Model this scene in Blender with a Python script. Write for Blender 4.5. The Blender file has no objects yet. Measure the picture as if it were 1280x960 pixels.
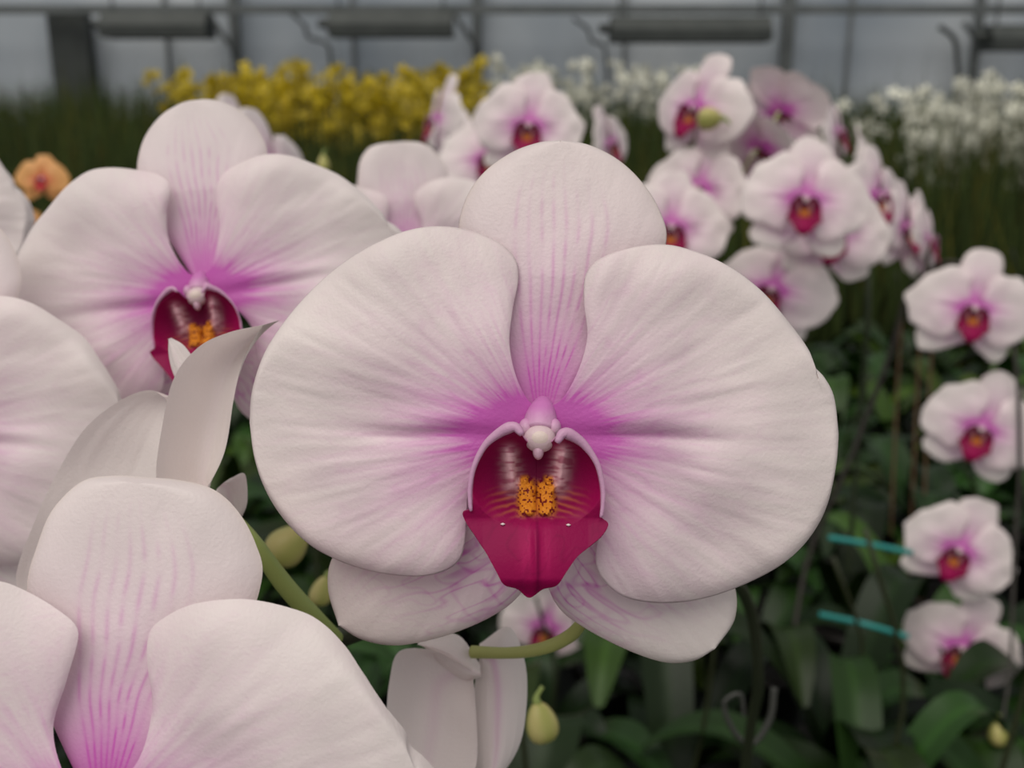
import bpy, math, numpy as np
from mathutils import Vector, Matrix
rng=np.random.default_rng(7)
F=1245.0; TH=math.radians(15); CAM=Vector((0,0,1.5)); D0=0.188
U=100*D0/F   # metres per petal-template unit
fw=Vector((0,math.cos(TH),-math.sin(TH))); up=Vector((0,math.sin(TH),math.cos(TH))); rt=Vector((1,0,0))
# world position of a surveyed point: bearing measured in the photo, d = true distance along the view axis in metres
def at(px,py,d): return CAM+d*(fw+rt*((px-640)/F)+up*((480-py)/F))

# ---------- noise ----------
_T=rng.random((256,256))
def vn(x,y,seed=0):
    x=np.asarray(x,float)+seed*17.3; y=np.asarray(y,float)+seed*7.7
    xi=np.floor(x).astype(int); yi=np.floor(y).astype(int); fx=x-xi; fy=y-yi
    fx=fx*fx*(3-2*fx); fy=fy*fy*(3-2*fy)
    a=_T[xi%256,yi%256]; b=_T[(xi+1)%256,yi%256]; c=_T[xi%256,(yi+1)%256]; d=_T[(xi+1)%256,(yi+1)%256]
    return (a*(1-fx)+b*fx)*(1-fy)+(c*(1-fx)+d*fx)*fy
def mix(a,b,t):
    t=np.clip(t,0,1)[...,None]; return np.asarray(a)*(1-t)+np.asarray(b)*t
def ss(x,a,b):
    t=np.clip((x-a)/(b-a),0,1); return t*t*(3-2*t)

# ---------- mesh accumulator ----------
class MB:
    def __init__(s): s.v=[];s.f=[];s.c=[];s.m=[];s.n=0
    def grid(s,P,C,mat=0,wrap=False):
        nu,nv=P.shape[:2]; idx=np.arange(nu*nv).reshape(nu,nv)+s.n
        if wrap: idx=np.concatenate([idx,idx[:,:1]],1)
        q=np.stack([idx[:-1,:-1],idx[:-1,1:],idx[1:,1:],idx[1:,:-1]],-1).reshape(-1,4)
        s.v.append(P.reshape(-1,3)); C=np.broadcast_to(np.asarray(C,float),P.shape).reshape(-1,3); s.c.append(C)
        s.f.append(q); s.m.append(np.full(len(q),mat)); s.n+=nu*nv
    def ellipsoid(s,c,r,C,mat=0,n=20,rot=None,Cf=None):
        a=np.linspace(0,2*np.pi,n,endpoint=False)[None]; b=np.linspace(0.001,np.pi-0.001,n//2+2)[:,None]
        D=np.stack([np.sin(b)*np.cos(a),np.sin(b)*np.sin(a),np.cos(b)*np.ones_like(a)],-1)
        P=D*np.array(r)
        if rot is not None: P=P@np.array(rot).T
        P=P+np.array(c)
        s.grid(P,Cf(P) if Cf else C,mat,True)
    def tube(s,pts,rad,C,mat=0,n=8,steps=None,Cf=None):
        pts=np.array(pts,float); m=len(pts)
        steps=steps or m*6
        P=crom(pts,steps); R=np.interp(np.linspace(0,1,steps),np.linspace(0,1,len(rad)),rad) if hasattr(rad,'__len__') else np.full(steps,rad)
        T=np.gradient(P,axis=0); T/=np.linalg.norm(T,axis=1,keepdims=True)+1e-12
        ref=np.array([0.13,0.21,0.97]) if abs(T[:,2]).mean()<0.8 else np.array([0.97,0.2,0.1])
        N=np.cross(T,ref); N/=np.linalg.norm(N,axis=1,keepdims=True)+1e-12; B=np.cross(T,N)
        a=np.linspace(0,2*np.pi,n,endpoint=False)
        G=P[:,None]+R[:,None,None]*(N[:,None]*np.cos(a)[None,:,None]+B[:,None]*np.sin(a)[None,:,None])
        G=np.concatenate([P[:1,None].repeat(n,1),G,P[-1:,None].repeat(n,1)],0)
        s.grid(G,Cf(G) if Cf else C,mat,True)
    def mesh(s,name,mats):
        me=bpy.data.meshes.new(name)
        V=np.concatenate(s.v); Fc=np.concatenate(s.f); C=np.concatenate(s.c); M=np.concatenate(s.m)
        me.vertices.add(len(V)); me.vertices.foreach_set('co',V.astype(np.float32).ravel())
        me.loops.add(len(Fc)*4); me.loops.foreach_set('vertex_index',Fc.astype(np.int32).ravel())
        me.polygons.add(len(Fc)); me.polygons.foreach_set('loop_start',np.arange(0,len(Fc)*4,4,dtype=np.int32))
        for m in mats: me.materials.append(m)
        me.polygons.foreach_set('material_index',M.astype(np.int32)); me.polygons.foreach_set('use_smooth',np.ones(len(Fc),bool))
        me.update(calc_edges=True); me.validate()
        ca=me.color_attributes.new('Col','FLOAT_COLOR','POINT')
        ca.data.foreach_set('color',np.concatenate([C,np.ones((len(C),1))],1).astype(np.float32).ravel())
        return me
def crom(P,n):
    P=np.asarray(P,float); Q=np.vstack([2*P[0]-P[1],P,2*P[-1]-P[-2]])
    out=[]
    for i in range(len(P)-1):
        t=np.linspace(0,1,24,endpoint=False)[:,None]; a,b,c,d=Q[i:i+4]
        out.append(0.5*((2*b)+(c-a)*t+(2*a-5*b+4*c-d)*t**2+(3*b-a-3*c+d)*t**3))
    out.append(P[-1:]); X=np.vstack(out)
    L=np.concatenate([[0],np.cumsum(np.linalg.norm(np.diff(X,axis=0),axis=1))]); s=np.linspace(0,L[-1],n)
    return np.stack([np.interp(s,L,X[:,k]) for k in range(X.shape[1])],1)
def obj(name,me,loc=(0,0,0),M=None):
    o=bpy.data.objects.new(name,me); bpy.context.collection.objects.link(o)
    if M is not None: o.matrix_world=Matrix.Translation(loc)@M.to_4x4()
    else: o.location=loc
    return o

# ---------- materials ----------
def newmat(name):
    m=bpy.data.materials.new(name); m.use_nodes=True; nt=m.node_tree; nt.nodes.clear(); return m,nt,nt.nodes,nt.links
def tissue(name,rough,trans,bscale,bstr,spec=0.35,bdist=0.0003,sss=0):
    m,nt,N,L=newmat(name)
    out=N.new('ShaderNodeOutputMaterial'); p=N.new('ShaderNodeBsdfPrincipled'); a=N.new('ShaderNodeAttribute'); a.attribute_name='Col'
    p.inputs['Roughness'].default_value=rough; p.inputs['Specular IOR Level'].default_value=spec
    tc=N.new('ShaderNodeTexCoord'); nz=N.new('ShaderNodeTexNoise'); nz.inputs['Scale'].default_value=bscale; nz.inputs['Detail'].default_value=3
    L.new(tc.outputs['Object'],nz.inputs['Vector'])
    b=N.new('ShaderNodeBump'); b.inputs['Strength'].default_value=bstr; b.inputs['Distance'].default_value=bdist
    L.new(nz.outputs['Fac'],b.inputs['Height']); L.new(b.outputs['Normal'],p.inputs['Normal'])
    L.new(a.outputs['Color'],p.inputs['Base Color'])
    if trans>0:
        t=N.new('ShaderNodeBsdfTranslucent'); L.new(a.outputs['Color'],t.inputs['Color']); L.new(b.outputs['Normal'],t.inputs['Normal'])
        x=N.new('ShaderNodeMixShader'); x.inputs[0].default_value=trans
        L.new(p.outputs[0],x.inputs[1]); L.new(t.outputs[0],x.inputs[2]); L.new(x.outputs[0],out.inputs[0])
    else: L.new(p.outputs[0],out.inputs[0])
    return m
M_PET=tissue('orchid_petal_tissue',0.42,0.24,1500,0.32,0.42,.0003)
M_LIP=tissue('orchid_lip_tissue',0.5,0.0,1500,0.25,0.12)
M_STEM=tissue('orchid_stem_skin',0.45,0.0,400,0.3,0.4)
M_LEAF=tissue('orchid_leaf_skin',0.42,0.04,60,0.2,0.22,0.002)
M_FOL=tissue('foliage_skin',0.7,0.06,40,0.2,0.12,0.002)
def simple(name,c1,c2,scale,rough=0.6,metal=0,stretch=(1,1,1)):
    m,nt,N,L=newmat(name)
    out=N.new('ShaderNodeOutputMaterial'); p=N.new('ShaderNodeBsdfPrincipled'); tc=N.new('ShaderNodeTexCoord')
    mp=N.new('ShaderNodeMapping'); mp.inputs['Scale'].default_value=stretch
    nz=N.new('ShaderNodeTexNoise'); nz.inputs['Scale'].default_value=scale; nz.inputs['Detail'].default_value=4
    cr=N.new('ShaderNodeValToRGB'); cr.color_ramp.elements[0].position=0.3; cr.color_ramp.elements[1].position=0.7
    cr.color_ramp.elements[0].color=(*c1,1); cr.color_ramp.elements[1].color=(*c2,1)
    L.new(tc.outputs['Object'],mp.inputs[0]); L.new(mp.outputs[0],nz.inputs['Vector']); L.new(nz.outputs['Fac'],cr.inputs[0]); L.new(cr.outputs[0],p.inputs['Base Color'])
    p.inputs['Roughness'].default_value=rough; p.inputs['Metallic'].default_value=metal; L.new(p.outputs[0],out.inputs[0]); return m

# ---------- orchid flower ----------
CX,CY=672.,545.
def tr(l): return np.array([[(x-CX)/100,(CY-y)/100] for x,y in l])
OUT=dict(
 petal_l=([(678,512),(660,500),(645,470),(637,430),(641,390),(649,350),(645,325),(625,305),(590,290),(550,284),(510,289),(470,305),(430,330),(390,365),(355,405),(330,445),(316,490),(313,530)],
          [(678,540),(650,560),(615,585),(588,610),(583,650),(581,680),(573,702),(550,716),(515,721),(465,715),(420,700),(385,680),(355,650),(333,615),(319,575),(313,530)]),
 petal_r=([(676,512),(702,499),(724,462),(735,420),(731,380),(733,345),(750,325),(785,312),(830,308),(870,317),(910,335),(950,365),(985,405),(1010,440),(1016,459),(1030,475),(1042,500),(1047,545)],
          [(676,540),(705,555),(735,585),(752,620),(750,660),(745,700),(755,725),(780,745),(820,753),(870,750),(920,735),(970,710),(1005,680),(1030,640),(1043,590),(1047,545)]),
 dorsal=([(668,535),(640,480),(610,420),(588,360),(576,300),(583,258),(605,223),(640,197),(675,184),(702,181)],
         [(690,535),(725,480),(775,420),(815,360),(833,305),(826,270),(805,235),(775,206),(738,187),(702,181)]),
 lat_l=([(655,600),(590,620),(520,640),(450,665),(418,700),(412,740),(425,786)],
        [(660,605),(665,660),(664,715),(650,748),(615,775),(560,798),(500,811),(455,804),(425,786)]),
 lat_r=([(690,600),(750,620),(830,660),(890,700),(918,735),(919,778),(895,814)],
        [(680,605),(680,660),(686,725),(700,760),(730,785),(780,812),(830,830),(868,829),(895,814)]),
)
PALW=dict(white=(0.85,0.785,0.745),pink=(0.62,0.12,0.50),lip=(0.255,0.001,0.058),dark=(0.13,0.001,0.036))
PALO=dict(white=(0.80,0.42,0.14),pink=(0.7,0.12,0.05),lip=(0.5,0.02,0.04),dark=(0.2,0.01,0.02))
def sheet(mb,upr,lwr,nu,nv,kind,pal,seed,bend,mat=0):
    Ue=crom(upr,nu)[:,None]; Le=crom(lwr,nu)[:,None]
    v=np.linspace(0,1,nv)[None,:,None]
    if kind=='petal':
        ub=np.linspace(0,1,nu)[:,None,None]; b0=(Ue[0]+Le[0])/2; tip=Ue[-1]
        Mx=b0+(tip-b0)*np.sin(ub*np.pi/2)
        P2=Ue*(1-v)*(1-2*v)+Mx*4*v*(1-v)+Le*v*(2*v-1)
    else: P2=Ue*(1-v)+Le*v
    x=P2[...,0]; z=P2[...,1]; uu=np.linspace(0,1,nu)[:,None]*np.ones((1,nv)); vv=v[...,0]*np.ones((nu,1))
    r=np.hypot(x,z); e=1-4*vv*(1-vv); phi=np.arctan2(z,x)
    if kind=='petal' and upr[-1][0]<0: phi=np.arctan2(z,-x)
    lf=vn(x*1.1+9,z*1.1+4,seed)-0.5
    rc=ss(r,.2,2.2)
    ribs=((vn(phi*17+r*.5,r*1.1,seed+3)-0.5)+0.55*(vn(phi*36-r*.6,r*1.8,seed+4)-0.5))*rc
    crin=(vn(x*9,z*9,seed+6)-.5)+.5*(vn(x*20,z*20,seed+7)-.5)
    if kind=='petal':
        zc=z-(tip[0,1]*r/3.7)+.10*(vn(r*1.3,.5,seed+2)-.5)
        y=-0.13*r+0.05*r**2+0.12*lf*np.clip(r,0,2)+0.018*ribs+.003*crin*rc
        y+=0.055*np.exp(-((zc+.03)/0.11)**2)*np.exp(-((r-1.4)/0.9)**2)
        y-=0.04*np.exp(-((zc-.17)/0.15)**2)*np.exp(-((r-1.6)/1.0)**2)
        y+=0.16*e**6*ss(r,.5,2.2)+0.10*(vn(phi*5,r*.4,seed+5)-0.5)*e**2*ss(r,.7,3)*2
        y+=0.10*np.exp(-((uu-1)/0.06)**2)
    elif kind=='dorsal':
        y=0.20+0.08*np.clip(r,0,1.5)+0.05*r+0.02*r**2+0.10*np.cos((vv-0.5)*2*np.pi*0.9)*np.clip(r,0,1.2)*0.5-.05+0.008*ribs+0.07*lf+.003*crin*rc
        y=y-0.13*np.cos((vv-.5)*np.pi)*np.clip(r-.5,0,1.5)
        y+=0.12*e**5
    else:
        y=0.22+0.08*r+0.03*r**2+0.016*ribs+0.12*lf-0.06*np.sin(vv*np.pi)+0.1*e**5+.003*crin*rc
    y=y+bend*x**2*0.06
    k=1+y*U/D0
    P=np.stack([x*k,y,z*k],-1)*U
    # pigment
    st=vn(phi*16,r*1.3,seed+1)*0.5+vn(phi*38,r*1.2,seed+2)*0.5
    if kind=='petal':
        ax=np.exp(-((z-0.03-0.02*r)/(0.24+0.26*r))**2)
        m=0.78*np.exp(-(r/0.68)**2.5)+0.82*np.exp(-(r/1.25)**2)*ax*(0.75+.5*st)
        m+=0.50*np.exp(-(r/1.75)**2)*(0.3+0.7*st)*np.where(z<0.1,1,0.85)
        m+=0.24*np.exp(-(r/2.8)**2)*(.35+.8*st)*(1-.55*ss(z,-.4,1.2))+0.03
        vein=np.clip(1-np.abs(vn(phi*26+.6*lf,r*1.6,seed+8)-.5)*9,0,1)
        m+=0.15*vein*np.exp(-(r/2.6)**2)
    elif kind=='dorsal':
        m=0.60*np.exp(-((r-0.3)/0.95)**2)+0.28*np.exp(-(r/2.5)**2)+0.045
        wob=0.018*(vn(uu*9,vv*3,seed+4)-0.5)
        for i,vi in enumerate((.27,.335,.40,.46,.52,.58,.645,.72)):
            dash=np.clip(vn(uu*26,i*3.1,seed+6)*1.8-0.3,0,1)
            m+=0.30*np.exp(-((vv+wob*2-vi)/0.0095)**2)*dash*np.clip(1.1-np.abs(vi-.5)*.9-(r/3.4)**4,0,1)
            m+=0.08*np.exp(-((vv+wob*2-vi)/0.024)**2)*np.exp(-(r/2.8)**4)
    else:
        a=vn(uu*9+vv*4,vv*20,seed+1); ridge=np.clip(1-np.abs(a-0.5)*7,0,1)
        b=vn(uu*20,vv*12+uu*6,seed+2); ridge2=np.clip(1-np.abs(b-0.5)*7,0,1)
        w=np.exp(-((r-1.9)/0.75)**2)
        m=0.18*w+0.46*w*ridge+0.28*w*ridge2+0.5*np.exp(-(r/1.1)**2)+0.03
    blot=0.95+0.1*vn(x*2.2,z*2.2,seed+9)
    C=mix(pal['white'],pal['pink'],m)*blot[...,None]
    if kind!='petal': C=mix(C,(0.70,0.58,0.42),0.22*e**14)
    mb.grid(P,C,mat)
def flower_mesh(name,q,pal=PALW,seed=0,bend=0,jit=0.0,lips=1.0,dors=1.0):
    mb=MB(); n=lambda k:max(6,int(k*q))
    J=lambda l,i:[(x+jit*(vn(x/90.,y/90.,seed+i)-0.5)*min(1,abs(x-672)/100+abs(y-545)/200), y+jit*(vn(y/90.,x/90.,seed+i+3)-0.5)*min(1,abs(x-672)/100+abs(y-545)/200)) for x,y in l]
    for key,kind,i in (('lat_l','lat',1),('lat_r','lat',2),('dorsal','dorsal',3),('petal_l','petal',4),('petal_r','petal',5)):
        a,b=OUT[key]
        if key=='dorsal': a=[(700+(x-700)*dors,y) for x,y in a]; b=[(700+(x-700)*dors,y) for x,y in b]
        sheet(mb,tr(J(a,7)),tr(J(b,7)),n(200),n(190),kind,pal,seed*10+i,bend)
    nlip=len(mb.v)
    def pz(x,y,d): k=1+d*U/D0; return np.array([(x-CX)/100*k,d,(CY-y)/100*k])*U
    S=lambda *a:[t*U for t in a]
    wh=np.array([0.80,0.70,0.70]); pk=np.array(pal['pink']); lip=np.array(pal['lip']); dk=np.array(pal['dark'])
    # --- lip : one continuous cupped sheet, side lobes -> floor -> trowel mid lobe
    ol=[(670,560),(655,546),(646,533),(628,534),(606,553),(592,580),(587,608),(587,625),(586,633),(577,638),(581,650),(592,666),(606,688),(618,710),(628,727),(645,733),(660,744),
        (677,733),(694,728),(706,711),(719,693),(736,679),(751,666),(759,652),(750,643),(751,630),(751,607),(744,577),(728,552),(712,541),(697,541),(688,550),(670,560)]
    O=crom(np.array(ol,float),n(330)); T=(np.linspace(0,1,n(150))**.85)[:,None,None]; c0=np.array([670,622.])
    G=c0+(O[None]-c0)*T; t=T[...,0]*np.ones((1,len(O)))
    X=G[...,0]-670; Y=G[...,1]
    tc_=np.sqrt((X/83)**2+((Y-598)/np.where(Y<598,62,64))**2)
    cup=-0.56+0.44*(1-np.clip(tc_,0,1)**2.4)
    h=np.clip((Y-645)/98,0,1); ax=np.abs(X+2)/100
    mid=-0.56-0.20*np.sin(h*2.2)+0.16*ax**1.5*(1-h)-0.05*np.exp(-(ax/.05)**2)*np.sin(h*np.pi)-.25*np.clip(ax-.66,0,1)+.12*ss(h,.75,1)
    w=ss(Y,616,664)
    y=cup*(1-w)+mid*w
    # callus (two-lobed, warty) and the pale keels either side
    nx=4*(vn(X/7,Y/7,11)-.5)
    cal=np.exp(-((np.abs(X)-11.5+nx*.5)/11.5)**4)*np.exp(-((Y-621+nx)/20)**6)
    cal=np.maximum(cal,0.8*np.exp(-((np.abs(X)-15)/6)**4)*np.exp(-((Y-602)/8)**4))
    fine=np.clip(q*1.7,0,1)
    y=y-0.15*cal-.03*cal*vn(X/2.2,Y/2.2,4)*fine
    ke=np.exp(-((np.abs(X+1)-31+(Y-585)*.10+nx*.4)/9.5)**2)*np.exp(-((Y-586)/28)**4)
    y=y-0.20*ke
    gx=(G[...,0]-CX)/100; gz=(CY-Y)/100; k=1+y*U/D0
    P=np.stack([gx*k,y,gz*k],-1)*U
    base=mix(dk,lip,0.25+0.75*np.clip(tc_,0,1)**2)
    m2=mix(lip*1.0,dk*1.35,np.clip(ax*1.0,0,1)*.6)
    m2=mix(m2,(0.40,0.010,0.10),np.exp(-((ax-.12)/0.10)**2)*np.exp(-((Y-685)/32)**2)*0.55*(.4+vn(X*.4,Y*.03)))
    m2=mix(m2,dk,np.exp(-(X/2.2)**2)*.5)
    sidev=np.clip(1-np.abs(vn(X*.12+Y*.06,X*.02-Y*.03,7)-.5)*10,0,1); m2=mix(m2,dk,sidev*.25)
    base=mix(base,m2,w*1.0)
    strip=np.sin(np.hypot(X*0.62,(Y-690))/1.25+nx*.4)*0.5+0.5
    reg=np.exp(-(X/56)**6)*np.exp(-((Y-626)/17)**4)*fine
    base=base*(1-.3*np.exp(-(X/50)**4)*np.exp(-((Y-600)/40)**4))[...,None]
    base=mix(base,(0.40,0.11,0.035),reg*strip**2*0.6)
    kc=mix((0.66,0.38,0.42),(0.42,0.15,0.20),np.clip((vn(X/9,Y/2.6,5)-.4)*3,0,1))
    base=mix(base,kc,np.clip(ke*1.5,0,1)*.92*fine)
    sp=np.clip((vn(X/2.3,Y/2.3,3)-.62)*9,0,1)
    base=mix(base,mix((0.60,0.20,0.018),(0.13,0.008,0.01),sp*fine),np.clip(cal*1.6,0,1)*(.35+.65*fine))
    rim=np.clip((t-0.965)/0.02,0,1)*(1-ss(Y,615,640))
    base=mix(base,(0.64,0.30,0.50),rim)
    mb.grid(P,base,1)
    palr=(0.68,0.38,0.57)
    mb.tube([pz(587,634,-.57),pz(586,624,-.57),pz(586,606,-.57),pz(591,580,-.58),pz(605,553,-.59),pz(625,536,-.62),pz(641,530,-.66),pz(650,538,-.70)],S(.003,.008,.011,.014,.020,.036,.055,.02),palr,0,8,n(60))
    mb.tube([pz(750,642,-.57),pz(752,628,-.57),pz(752,606,-.57),pz(745,577,-.58),pz(729,553,-.59),pz(713,541,-.62),pz(702,538,-.66),pz(695,548,-.70)],S(.003,.008,.011,.014,.020,.036,.055,.02),palr,0,8,n(60))
    for x_,y_ in ((627,652),(709,653)): mb.ellipsoid(pz(x_,y_,-.555),S(.03,.04,.008),wh,1,8)
    nlip2=len(mb.v)
    # --- column: short, pale, blends up into the pink centre
    def colc(Pp):
        t=np.clip((Pp[...,2]/U-0.0)/0.36,0,1); return mix((0.78,0.56,0.66),(0.66,0.22,0.55),t)
    mb.tube([pz(679,503,.14),pz(678,511,.05),pz(676,522,-.05),pz(674,538,-.15)],S(.08,.15,.185,.18),None,0,n(28) if q>.5 else 8,n(24),colc)
    for cx_ in (657,692): mb.ellipsoid(pz(cx_,534,-.15),S(.09,.14,.12),None,0,n(20) if q>.5 else 8,None,colc)
    mb.ellipsoid(pz(674,547,-.27),S(.195,.15,.17),(0.79,0.60,0.64),0,n(32) if q>.5 else 8)
    mb.ellipsoid(pz(674,546,-.365),S(.12,.06,.10),(0.84,0.70,0.64),0,n(24) if q>.5 else 8)
    mb.ellipsoid(pz(672,562,-.30),S(.07,.09,.11),(0.74,0.48,0.60),0,n(20) if q>.5 else 8)
    if lips!=1:
        c=pz(672,575,0)
        for i in range(nlip,nlip2): mb.v[i]=(mb.v[i]-c)*np.array([lips,1.05,lips])+c
    # --- pedicel
    mb.tube([np.array(p)*U for p in ((0,.25,0),(0,.7,0.05),(.1,1.4,-.35),(.2,1.9,-1.0))],S(.16,.11,.10,.10),(0.42,0.45,0.22),2,8,12)
    return mb.mesh(name,[M_PET,M_LIP,M_STEM])
HERO=flower_mesh('orchid_flower_hero',1.0,seed=1)
MID=[flower_mesh('orchid_flower_mid%d'%i,0.6,seed=2+i,jit=j,bend=b,dors=d) for i,(b,j,d) in enumerate(((0.15,14,.9),(-0.3,22,1.03)))]
PALD=dict(PALW); PALD['lip']=(0.22,.001,.05); PALD['dark']=(.10,.001,.025)
LO=[flower_mesh('orchid_flower_lo%d'%i,0.24,pal=PALD,seed=5+i,jit=40,bend=b,lips=1.2) for i,b in enumerate((0.8,-0.6,0.2))]
ORG=flower_mesh('orchid_flower_orange',0.2,PALO,seed=9,jit=40)
def place(me,px,py,s,yaw=0,tilt=15,roll=0,size=1,name='moth_orchid_flower'):
    R=Matrix.Rotation(math.radians(yaw),3,'Z')@Matrix.Rotation(-math.radians(tilt),3,'X')@Matrix.Rotation(math.radians(roll),3,'Y')
    return obj(name,me,at(px,py,D0/s*size),R@Matrix.Diagonal((size,)*3))
hero=place(HERO,672,545,1)
md=hero.modifiers.new('t','SOLIDIFY'); md.thickness=0.0003; md.offset=1
for a in [(MID[0],250,371,.68,3,15,-9),(MID[1],114,1037,1.15,0,17,-1),(MID[0],-138,540,.76,0,15,6),(MID[1],-156,273,.5),
          (MID[1],510,338,.43,8,10,-9)]: place(*a)
for a in [(0,347,226,.25,66,15,-4),(1,300,172,.16,70,15,10),
          (1,660,158,.19,0,12,3),(2,612,200,.18,5,25,-5),(0,545,150,.15,-68,10,0),(1,762,180,.13,60,10,-8),(2,566,172,.10,-20,10,0),
          (0,868,136,.185,-48,12,4),(1,975,140,.17,150,20,10),(2,950,185,.18,128,30,-10),(1,872,236,.185,-30,15,3),
          (2,1006,250,.215,-4,14,3),(0,1098,246,.175,38,12,6),(1,1133,285,.17,45,12,10),(2,1160,300,.165,58,8,12),
          (1,838,285,.2,0,15,0),(0,965,362,.19,-28,10,10),(1,1040,290,.195,-5,10,4),(2,1047,165,.14,60,12,0),(0,1085,205,.13,70,10,5),
          (0,1217,386,.20,-10,12,4),(2,1226,536,.195,-18,10,14),(1,1198,688,.19,-14,12,20),(0,1202,810,.185,-16,12,16),
          (2,682,784,.165,-8,12,5)]: place(LO[a[0]],*a[1:])
place(ORG,52,224,.085,10,15,0,.5,'orange_orchid_flower'); place(ORG,33,278,.06,40,15,0,.5,'orange_orchid_flower')

# ---------- side / back view flowers ----------
def custom(name,cx,cy,d,petals,q=0.6):
    mb=MB(); k=d/D0
    cv=lambda l: np.array([[(x-cx)/100,(cy-y)/100] for x,y in l])*k
    for (a,b,curve,off,pinkc,slope) in petals:
        nu,nv=int(140*q),int(110*q); A=crom(cv(a),nu);B=crom(cv(b),nu); v=np.linspace(0,1,nv)[None,:,None]
        Q=A[:,None]*(1-v)+B[:,None]*v; x=Q[...,0];z=Q[...,1]; vv=v[...,0]*np.ones((nu,1)); uu=np.linspace(0,1,nu)[:,None]*np.ones((1,nv))
        y=off+curve*(4*(vv-.5)**2)+slope*uu+0.08*(vn(x*1.5,z*1.5,4)-.5)+0.012*(vn(vv*16,uu*4,2)-.5)
        kk=1+y*U/d
        m=pinkc*np.exp(-((vv-.5)/.07)**2)*(1-uu*.7)+0.04+0.12*pinkc*np.exp(-((vv-.5)/.3)**2)
        mb.grid(np.stack([x*kk,y,z*kk],-1)*U,mix(PALW['white'],PALW['pink'],m),0)
    return obj(name,mb.mesh(name,[M_PET,M_LIP,M_STEM]),at(cx,cy,d),Matrix.Rotation(-TH,3,'X'))
custom('moth_orchid_flower',225,600,.215,[
 ([(25,760),(14,720),(40,650),(68,590),(105,535),(150,500),(185,488),(205,497)],[(60,770),(140,740),(200,680),(215,620),(217,560),(216,520),(205,497)],-.25,.5,.0,-.2),
 ([(262,622),(232,612),(220,590),(224,530),(240,465),(268,428),(305,410),(347,401)],[(268,622),(285,600),(303,560),(312,500),(322,450),(335,420),(347,401)],-.7,-.1,.04,.2),
 ([(236,530),(222,500),(206,465),(201,438),(205,425)],[(240,528),(246,500),(240,465),(222,436),(205,425)],.15,.2,.1,.0),
 ([(262,615),(258,630),(270,650),(290,655)],[(280,600),(298,595),(300,630),(290,655)],.1,.2,.1,0)])
custom('moth_orchid_flower',590,835,.23,[
 ([(590,835),(545,812),(500,812),(487,850),(484,900),(490,960),(525,1010)],[(592,845),(596,900),(594,960),(565,1005),(525,1010)],-.4,.3,.15,.0),
 ([(598,815),(635,795),(655,840),(656,900),(645,950),(612,1000)],[(598,830),(590,880),(586,930),(595,980),(612,1000)],.3,.2,.35,.0),
 ([(600,835),(575,800),(545,797),(522,806)],[(602,850),(580,854),(550,835),(522,806)],.2,.0,.05,.0)])

# ---------- stems, buds, stakes ----------
def stem(name,pts,rad,C,mat=None):
    mb=MB(); P=[at(*p) for p in pts]; o=P[0]; mb.tube([tuple(p-o) for p in P],rad,C,0,12,len(pts)*12)
    return obj(name,mb.mesh(name,[mat or M_STEM]),o)
GR=(0.26,0.32,0.09); DG=(0.025,0.03,0.015)
stem('orchid_pedicel',[(280,635,.215),(315,675,.215),(355,730,.22),(395,775,.225),(420,800,.23)],[.0013,.0018,.0021,.0022,.002],GR)
stem('orchid_pedicel',[(730,775,.21),(712,795,.215),(680,810,.22),(640,816,.225),(590,815,.23)],[.0013,.0015,.0014,.0013,.0015],(.36,.38,.12))
stem('orchid_flower_spike',[(330,860,.26),(385,815,.245),(430,795,.235),(520,760,.235),(640,700,.24),(800,690,.3),(925,735,.40),(948,850,.45),(932,960,.5),(900,1300,.7)],[.0024,.0026,.0025,.0025,.0025,.0025,.0023,.0023,.0026,.003],DG)
stem('orchid_flower_spike',[(330,860,.26),(250,1000,.3),(200,1400,.5)],[.0024,.003,.003],DG)
stem('orchid_flower_spike',[(1247,930,.9),(1262,840,.93),(1268,700,.95),(1275,560,.95),(1262,420,.95),(1200,330,1.0),(1140,360,1.05),(1110,450,1.08),(1060,580,1.1),(1010,700,1.12),(985,840,1.1)],[.0012,.0016,.002,.002,.0022,.0025,.0028,.003,.003,.003,.003],(.03,.025,.02))
stem('orchid_flower_spike',[(870,150,1.05),(930,150,1.08),(1010,190,1.06),(1075,280,1.05),(1085,380,1.05),(1075,520,1.1),(1060,720,1.15)],[.0015,.002,.0025,.003,.003,.003,.003],(.03,.04,.02))
stem('orchid_flower_spike',[(560,170,1.15),(620,190,1.12),(700,200,1.1),(760,200,1.1),(800,260,1.1),(830,400,1.1),(840,700,1.2)],[.0015,.002,.0025,.003,.003,.003,.003],(.03,.04,.02))
for x in (1120,1145,1160): stem('plant_stake',[(x+8,380,1.3),(x,520,1.32),(x-10,760,1.3)],.0018,(.10,.055,.025))
stem('teal_plant_clip',[(1036,672,.95),(1085,680,.95),(1140,691,.95)],.0027,(.02,.22,.20))
stem('teal_plant_clip',[(1025,768,.98),(1080,780,.95),(1135,796,.95)],.0027,(.02,.22,.20))
stem('aerial_root',[(968,860,.5),(962,900,.5),(940,930,.5),(918,915,.5),(905,880,.5),(925,868,.5),(930,895,.5)],[.0018,.0018,.0016,.0015,.0014,.0012,.001],(.035,.035,.03))
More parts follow.
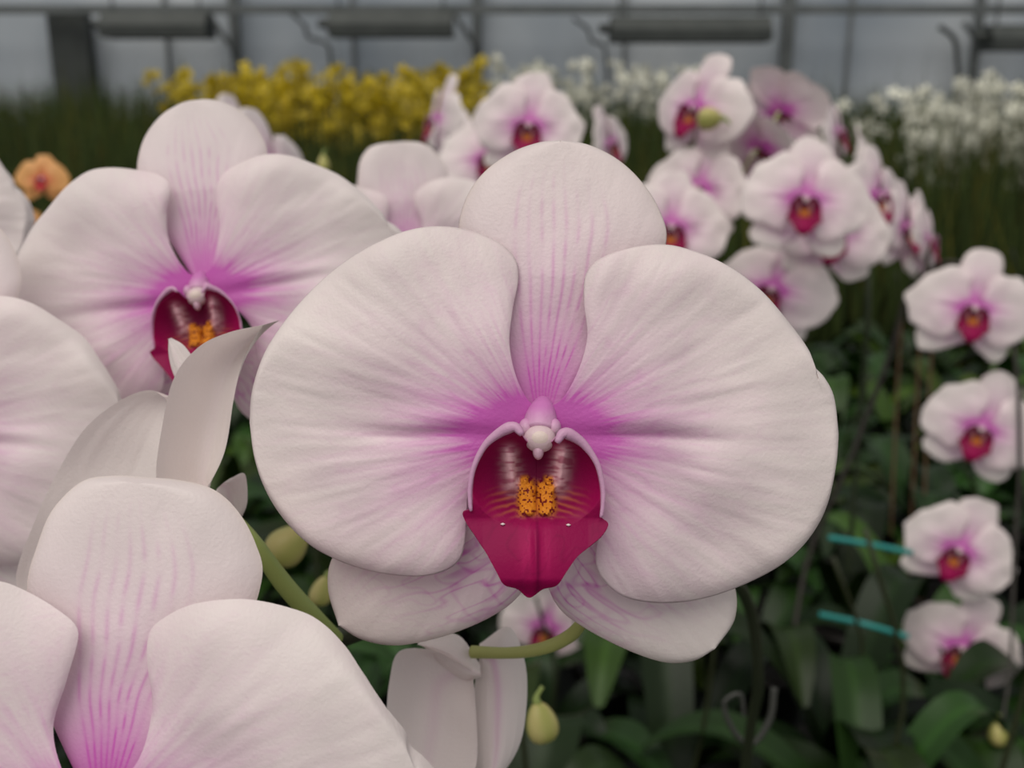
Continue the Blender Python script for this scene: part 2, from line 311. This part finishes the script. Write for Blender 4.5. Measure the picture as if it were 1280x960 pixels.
def bud(px,py,d,L,W,ang):
    mb=MB(); n=24; b=np.linspace(.001,np.pi-.001,22)[:,None]; a=np.linspace(0,2*np.pi,n,endpoint=False)[None]
    rr=np.sin(b)**.85*(1+.06*np.cos(3*a))*(1-.25*np.cos(b)); zz=np.cos(b)*L*np.ones_like(a)
    P=np.stack([rr*W*np.cos(a),rr*W*np.sin(a),zz],-1)
    C=mix((.34,.34,.09),(.46,.40,.15),(np.cos(3*a)*.5+.5)*np.ones_like(b))
    mb.grid(P,C,0,True); mb.tube([(0,0,L*.95),(0,.0,L*1.25),(W*.5,0,L*1.7)],[W*.3,W*.16,W*.14],GR,0,8,8)
    return obj('orchid_bud',mb.mesh('orchid_bud',[M_STEM]),at(px,py,d),Matrix.Rotation(-TH,3,'X')@Matrix.Rotation(math.radians(ang),3,'Y'))
bud(676,903,.35,.0072,.0055,-10); bud(360,680,.33,.0072,.0064,50); bud(402,738,.36,.0055,.004,20); bud(1247,918,.9,.0105,.008,-5)
bud(887,148,.98,.012,.011,90); bud(404,205,.9,.008,.005,0)

# ---------- leaves on the near bench ----------
def leaf(mb,base,az,Ln,W,lift,C,nu=12,nv=7):
    u=np.linspace(0,1,nu)[:,None]; v=np.linspace(-1,1,nv)[None]
    w=W*np.sin(np.clip(u*.93+.05,0,1)*np.pi)**.55; s=Ln*u; zc=lift*np.sin(u*np.pi*.62)*Ln*.9-.25*Ln*u**3
    X=s*np.cos(lift*.5)*np.ones_like(v); Y=w*v; Z=zc+abs(v)**1.3*w*.35
    ca,sa=math.cos(az),math.sin(az)
    P=np.stack([X*ca-Y*sa,X*sa+Y*ca,Z],-1)+np.array(base)
    Cc=np.array(C)*(1+.5*np.exp(-(v/.08)**2))[...,None]*np.ones((nu,1,1))
    mb.grid(P,Cc,0)
mb=MB(); mp=MB(); ms=MB()
for iy in range(14):
    for ix in range(-8,14):
        x=ix*.15+rng.uniform(-.04,.04); y=.42+iy*.15+rng.uniform(-.04,.04); z=.88+rng.uniform(-.04,.03)
        a0=rng.uniform(0,6.28); br=(.35+1.1*rng.random()**2)*(1.0 if y<1 else 1.5)
        for k in range(6):
            g=rng.uniform(.4,1.3)*br; yel=rng.uniform(0,1)**4*(.8 if y>1 else .2)
            leaf(mb,(x,y,z),a0+k*2.5+rng.uniform(-.3,.3),rng.uniform(.11,.22),rng.uniform(.018,.034),rng.uniform(.2,1.1),(.012*g+.045*yel,.036*g+.065*yel,.006*g))
        a=np.linspace(0,2*np.pi,14,endpoint=False)[None]; 
        prof=np.array([(.0,.0),(.038,.0),(.05,.09),(.054,.09),(.054,.10),(.047,.10),(.045,.085),(0,.085)])
        P=np.stack([prof[:,0:1]*np.cos(a)+x,prof[:,0:1]*np.sin(a)+y,prof[:,1:2]+.79+0*a],-1); mp.grid(P,(.02,.017,.015),0,True)
        if rng.random()<.4:
            h=rng.uniform(.15,.36); ms.tube([(x,y,z),(x+.02,y,z+h*.5),(x+rng.uniform(-.05,.05),y-.02,z+h)],.002,(.03,.035,.015),0,6,8)
obj('moth_orchid_leaves',mb.mesh('leaves',[M_LEAF])); obj('plant_pots',mp.mesh('pots',[M_STEM])); obj('orchid_stalks',ms.mesh('stalks',[M_STEM]))
# ---------- bench ----------
def box(mb,c,s,C):
    x,y,z=[t/2 for t in s]; c=np.array(c)
    for ax in range(3):
        for sg in (-1,1):
            q=[]
            for a,b in ((-1,-1),(1,-1),(1,1),(-1,1)):
                p=[0,0,0]; p[ax]=sg; p[(ax+1)%3]=a*sg; p[(ax+2)%3]=b; q.append(p)
            P=np.array(q)*np.array([x,y,z])+c; mb.grid(P[[0,1,3,2]].reshape(2,2,3),C,0)
M_MET=simple('galvanised_steel',(.13,.14,.14),(.20,.21,.21),3,.5,.2)
M_DARK=simple('dark_steel',(.022,.027,.025),(.04,.046,.042),5,.6)
M_POST=simple('painted_post',(.08,.09,.09),(.12,.13,.13),5,.6)
def flat(b,name,mat):
    me=b.mesh(name,[mat]); me.polygons.foreach_set('use_smooth',np.zeros(len(me.polygons),bool)); return obj(name,me)
b=MB(); box(b,(.3,1.35,.775),(3.6,2.4,.03),(.2,.2,.2))
for x in (-1.4,.3,2.0):
    for y in (.25,2.45): box(b,(x,y,.38),(.05,.05,.76),(.2,.2,.2))
flat(b,'plant_bench',M_DARK)

# ---------- tall foliage bed ----------
def blades(N,yr,top,C0,wr=(.004,.011),z0=.0,sd=.05,xr=None):
    mb=MB(); nu=6
    y=rng.uniform(*yr,N); x=rng.uniform(-1,1,N)*(y*.56+.6)
    if xr: x=rng.uniform(*xr,N)
    T=top(x,y)+rng.normal(0,sd,N); az=rng.uniform(0,6.28,N); lean=rng.uniform(.02,.25,N); w=rng.uniform(*wr,N)
    u=np.linspace(0,1,nu)[None]; H=(T-z0)[:,None]
    px=x[:,None]+np.cos(az)[:,None]*lean[:,None]*u**2.2; py=y[:,None]+np.sin(az)[:,None]*lean[:,None]*u**2.2
    pz=z0+H*(u-.10*lean[:,None]/.28*u**4)
    ww=w[:,None]*(1-u**3*.95); wa=rng.uniform(-.9,.9,N)[:,None]; dx=np.cos(wa)*ww; dy=np.sin(wa)*ww
    A=np.stack([px-dx,py-dy,pz],-1); B=np.stack([px+dx,py+dy,pz],-1)
    V=np.stack([A,B],2)
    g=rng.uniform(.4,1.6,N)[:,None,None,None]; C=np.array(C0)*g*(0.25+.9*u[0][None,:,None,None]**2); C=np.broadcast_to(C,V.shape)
    yl=(rng.random(N)<.12)[:,None,None,None]; C=np.where(yl,C*np.array([2.6,1.6,1.2]),C)
    idx=np.arange(N*nu*2).reshape(N,nu,2); q=np.stack([idx[:,:-1,0],idx[:,:-1,1],idx[:,1:,1],idx[:,1:,0]],-1).reshape(-1,4)
    mb.v.append(V.reshape(-1,3)); mb.c.append(C.reshape(-1,3)); mb.f.append(q); mb.m.append(np.zeros(len(q))); mb.n=len(V)
    return mb
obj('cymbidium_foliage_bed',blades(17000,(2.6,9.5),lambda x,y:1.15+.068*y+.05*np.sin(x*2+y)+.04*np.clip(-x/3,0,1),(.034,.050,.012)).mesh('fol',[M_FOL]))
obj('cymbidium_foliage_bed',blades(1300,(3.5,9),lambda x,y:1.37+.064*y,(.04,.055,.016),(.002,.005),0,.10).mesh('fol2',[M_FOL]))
def sprays(name,N,xr,yr,zr,fl,rad,C,clus,drop=.22):
    mb=MB()
    for i in range(N):
        x=xr[0]+(xr[1]-xr[0])*((i+rng.uniform(0,1))/N); y=rng.uniform(*yr); zt=rng.uniform(*zr); ln=rng.uniform(-.06,.06)
        mb.tube([(x-ln,y,.0),(x-ln*.3,y,zt-.3),(x+ln,y,zt+.02)],.003,(.04,.05,.015),1,5,8)
        for k in range(fl):
            t=rng.random()**1.2; c=np.array([x+ln*(1-t)+rng.normal(0,clus),y+rng.normal(0,clus),zt-t*drop])
            g=rng.uniform(.6,1.1)*(1-.3*t); r=rad*rng.uniform(.6,1.2)
            nrm=Vector((rng.normal(0,.5),-1,rng.normal(.1,.4))).normalized(); q=nrm.to_track_quat('Z','Y').to_matrix(); R=np.array(q)
            for p in range(5):
                a=p*1.2566+rng.uniform(0,.2); d=np.array([math.cos(a),math.sin(a),0]); e=np.array([-math.sin(a),math.cos(a),0]); zz=np.array([0,0,1.])
                G=np.array([[d*0,d*0,d*0],[d*.55-e*.32,d*.55+zz*.12,d*.55+e*.32],[d*.95-e*.16-zz*.1,d-zz*.05,d*.95+e*.16-zz*.1]])*r
                mb.grid(G@R.T+c,np.array(C)*g,0)
            mb.ellipsoid(c+np.array(nrm)*r*.2,[r*.2]*3,np.array(C)*.6,0,6)
    return obj(name,mb.mesh(name,[M_PET,M_FOL]))
YL=(.70,.52,.012)
sprays('yellow_orchid_spray',82,(-1.62,-.2),(5.0,6.3),(1.60,1.77),15,.033,YL,.03,.30)
sprays('yellow_orchid_spray',9,(-1.98,-1.62),(5.6,6.2),(1.62,1.74),8,.03,YL,.03,.12)
WH=(.88,.87,.74)
sprays('white_orchid_spray',32,(-.1,1.25),(6.3,7.4),(1.66,1.86),8,.036,WH,.05)
sprays('white_orchid_spray',66,(1.72,3.0),(4.1,5.3),(1.42,1.68),11,.034,WH,.05,.28)
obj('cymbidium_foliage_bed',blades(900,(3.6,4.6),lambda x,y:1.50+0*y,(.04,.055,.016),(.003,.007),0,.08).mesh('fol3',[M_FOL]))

# ---------- greenhouse shell ----------
WY=12.0
def zw(py): return 1.5+WY*math.tan(math.atan((480-py)/F)-TH)
def xw(px,py=60): 
    t=(480-py)/F; return (px-640)/F*WY/(math.cos(TH)+t*math.sin(TH))
M_WALL=simple('polycarbonate_wall',(.23,.27,.32),(.54,.57,.60),.45,.5,0,(1,1,.5))
b=MB(); box(b,(0,WY+.05,2.5),(26,.06,5.0),(1,1,1)); flat(b,'wall_back',M_WALL)
M_FLOOR=simple('packed_soil',(.03,.028,.022),(.06,.055,.045),2,.9)
b=MB(); box(b,(0,5,-.05),(26,16,.1),(1,1,1)); obj('floor',b.mesh('floor',[M_FLOOR]))
b=MB()
for px,w in ((298,.10),(597,.10),(980,.13),(1215,.07)): box(b,(xw(px),WY-.1,2.5),(w,.1,5),(1,1,1))
flat(b,'wall_posts',M_POST)
b=MB()
for px in (210,442,780,1060): box(b,(xw(px),WY-.02,2.5),(.035,.04,5),(1,1,1))
flat(b,'wall_mullions',M_MET)
b=MB(); box(b,(xw(97),WY-.15,(zw(18))/2),(.42,.2,zw(18)),(1,1,1)); flat(b,'steel_column',M_DARK)
b=MB(); box(b,(0,WY-.45,zw(17)),(24,.08,.09),(1,1,1)); flat(b,'trim_1',M_POST)
def heater(x0,x1,z):
    mb=MB(); y=WY-.7
    prof=[(-.20,-.16),(-.20,-.04),(-.08,.10),(.08,.10),(.20,-.04),(.20,-.16),(.15,-.16),(.06,.02),(-.06,.02),(-.15,-.16),(-.20,-.16)]
    P=np.array([[(x,y+a,z+c) for a,c in prof] for x in (x0,x1)]); mb.grid(P,(1,1,1),0)
    for x in (x0,x1):
        Q=np.array([[(x,y-.20,z-.16),(x,y+.20,z-.16)],[(x,y-.08,z+.10),(x,y+.08,z+.10)]]); mb.grid(Q,(1,1,1),0)
    for x in (x0+.1,x1-.1): mb.tube([(x,y,z+.08),(x,y,z+.3),(x,y,z+2.4)],.012,(1,1,1),0,6,6)
    mb.tube([(x0,y,z-.09),((x0+x1)/2,y,z-.09),(x1,y,z-.09)],.04,(1,1,1),0,8,6)
    mb.tube([(x0-.12,y,z-.02),(x0,y,z-.02),(x0+.02,y,z-.02)],.05,(1,1,1),0,8,6)
    flat(mb,'radiant_heater',M_DARK)
for a,c,py in ((130,262,28),(412,566,27),(763,962,33),(1235,1400,43)): heater(xw(a,30)*.94,xw(c,30)*.94,zw(py)-.06)
def pipe(name,pts,r):
    mb=MB(); P=[Vector((xw(px,py),WY-.2,zw(py))) for px,py in pts]; P.append(Vector((P[-1].x,P[-1].y,0))); mb.tube([tuple(p) for p in P],r,(1,1,1),0,8,len(pts)*14); obj(name,mb.mesh(name,[M_DARK]))
pipe('bent_pipe',[(368,18),(385,34),(390,48),(412,56),(417,75),(418,130)],.02)
pipe('bent_pipe',[(715,25),(733,38),(738,52),(752,58),(756,75),(757,130)],.02)
pipe('bent_pipe',[(1165,35),(1183,50),(1187,75),(1188,130)],.028)
mb=MB()
for a in ((268,20,300,66),(568,18,598,62),(1195,30,1214,60)):
    P=[(xw(a[0],a[1]),WY-.2,zw(a[1])),(xw((a[0]+a[2])/2),WY-.2,(zw(a[1])+zw(a[3]))/2),(xw(a[2],a[3]),WY-.2,zw(a[3]))]; mb.tube(P,.03,(1,1,1),0,8,8)
obj('wall_braces',mb.mesh('wall_braces',[M_POST]))

# ---------- light ----------
w=bpy.data.worlds.new('overcast'); bpy.context.scene.world=w; w.use_nodes=True; bg=w.node_tree.nodes['Background']
bg.inputs[0].default_value=(.96,.96,.96,1); bg.inputs[1].default_value=.51
s=bpy.data.lights.new('sun','SUN'); s.energy=1.95; s.angle=math.radians(50); s.color=(1,.955,.87)
so=bpy.data.objects.new('diffused_sun',s); bpy.context.collection.objects.link(so); so.rotation_euler=(math.radians(28),math.radians(-14),0)
# ---------- camera ----------
c=bpy.data.cameras.new('cam'); co=bpy.data.objects.new('camera',c); bpy.context.collection.objects.link(co); bpy.context.scene.camera=co
co.location=CAM; co.rotation_euler=(math.pi/2-TH,0,0); c.sensor_width=36; c.lens=36*F/1280; c.clip_start=.01; c.clip_end=100
c.dof.use_dof=True; c.dof.focus_distance=.186; c.dof.aperture_fstop=17
vs=bpy.context.scene.view_settings; vs.view_transform='Standard'; vs.look='None'
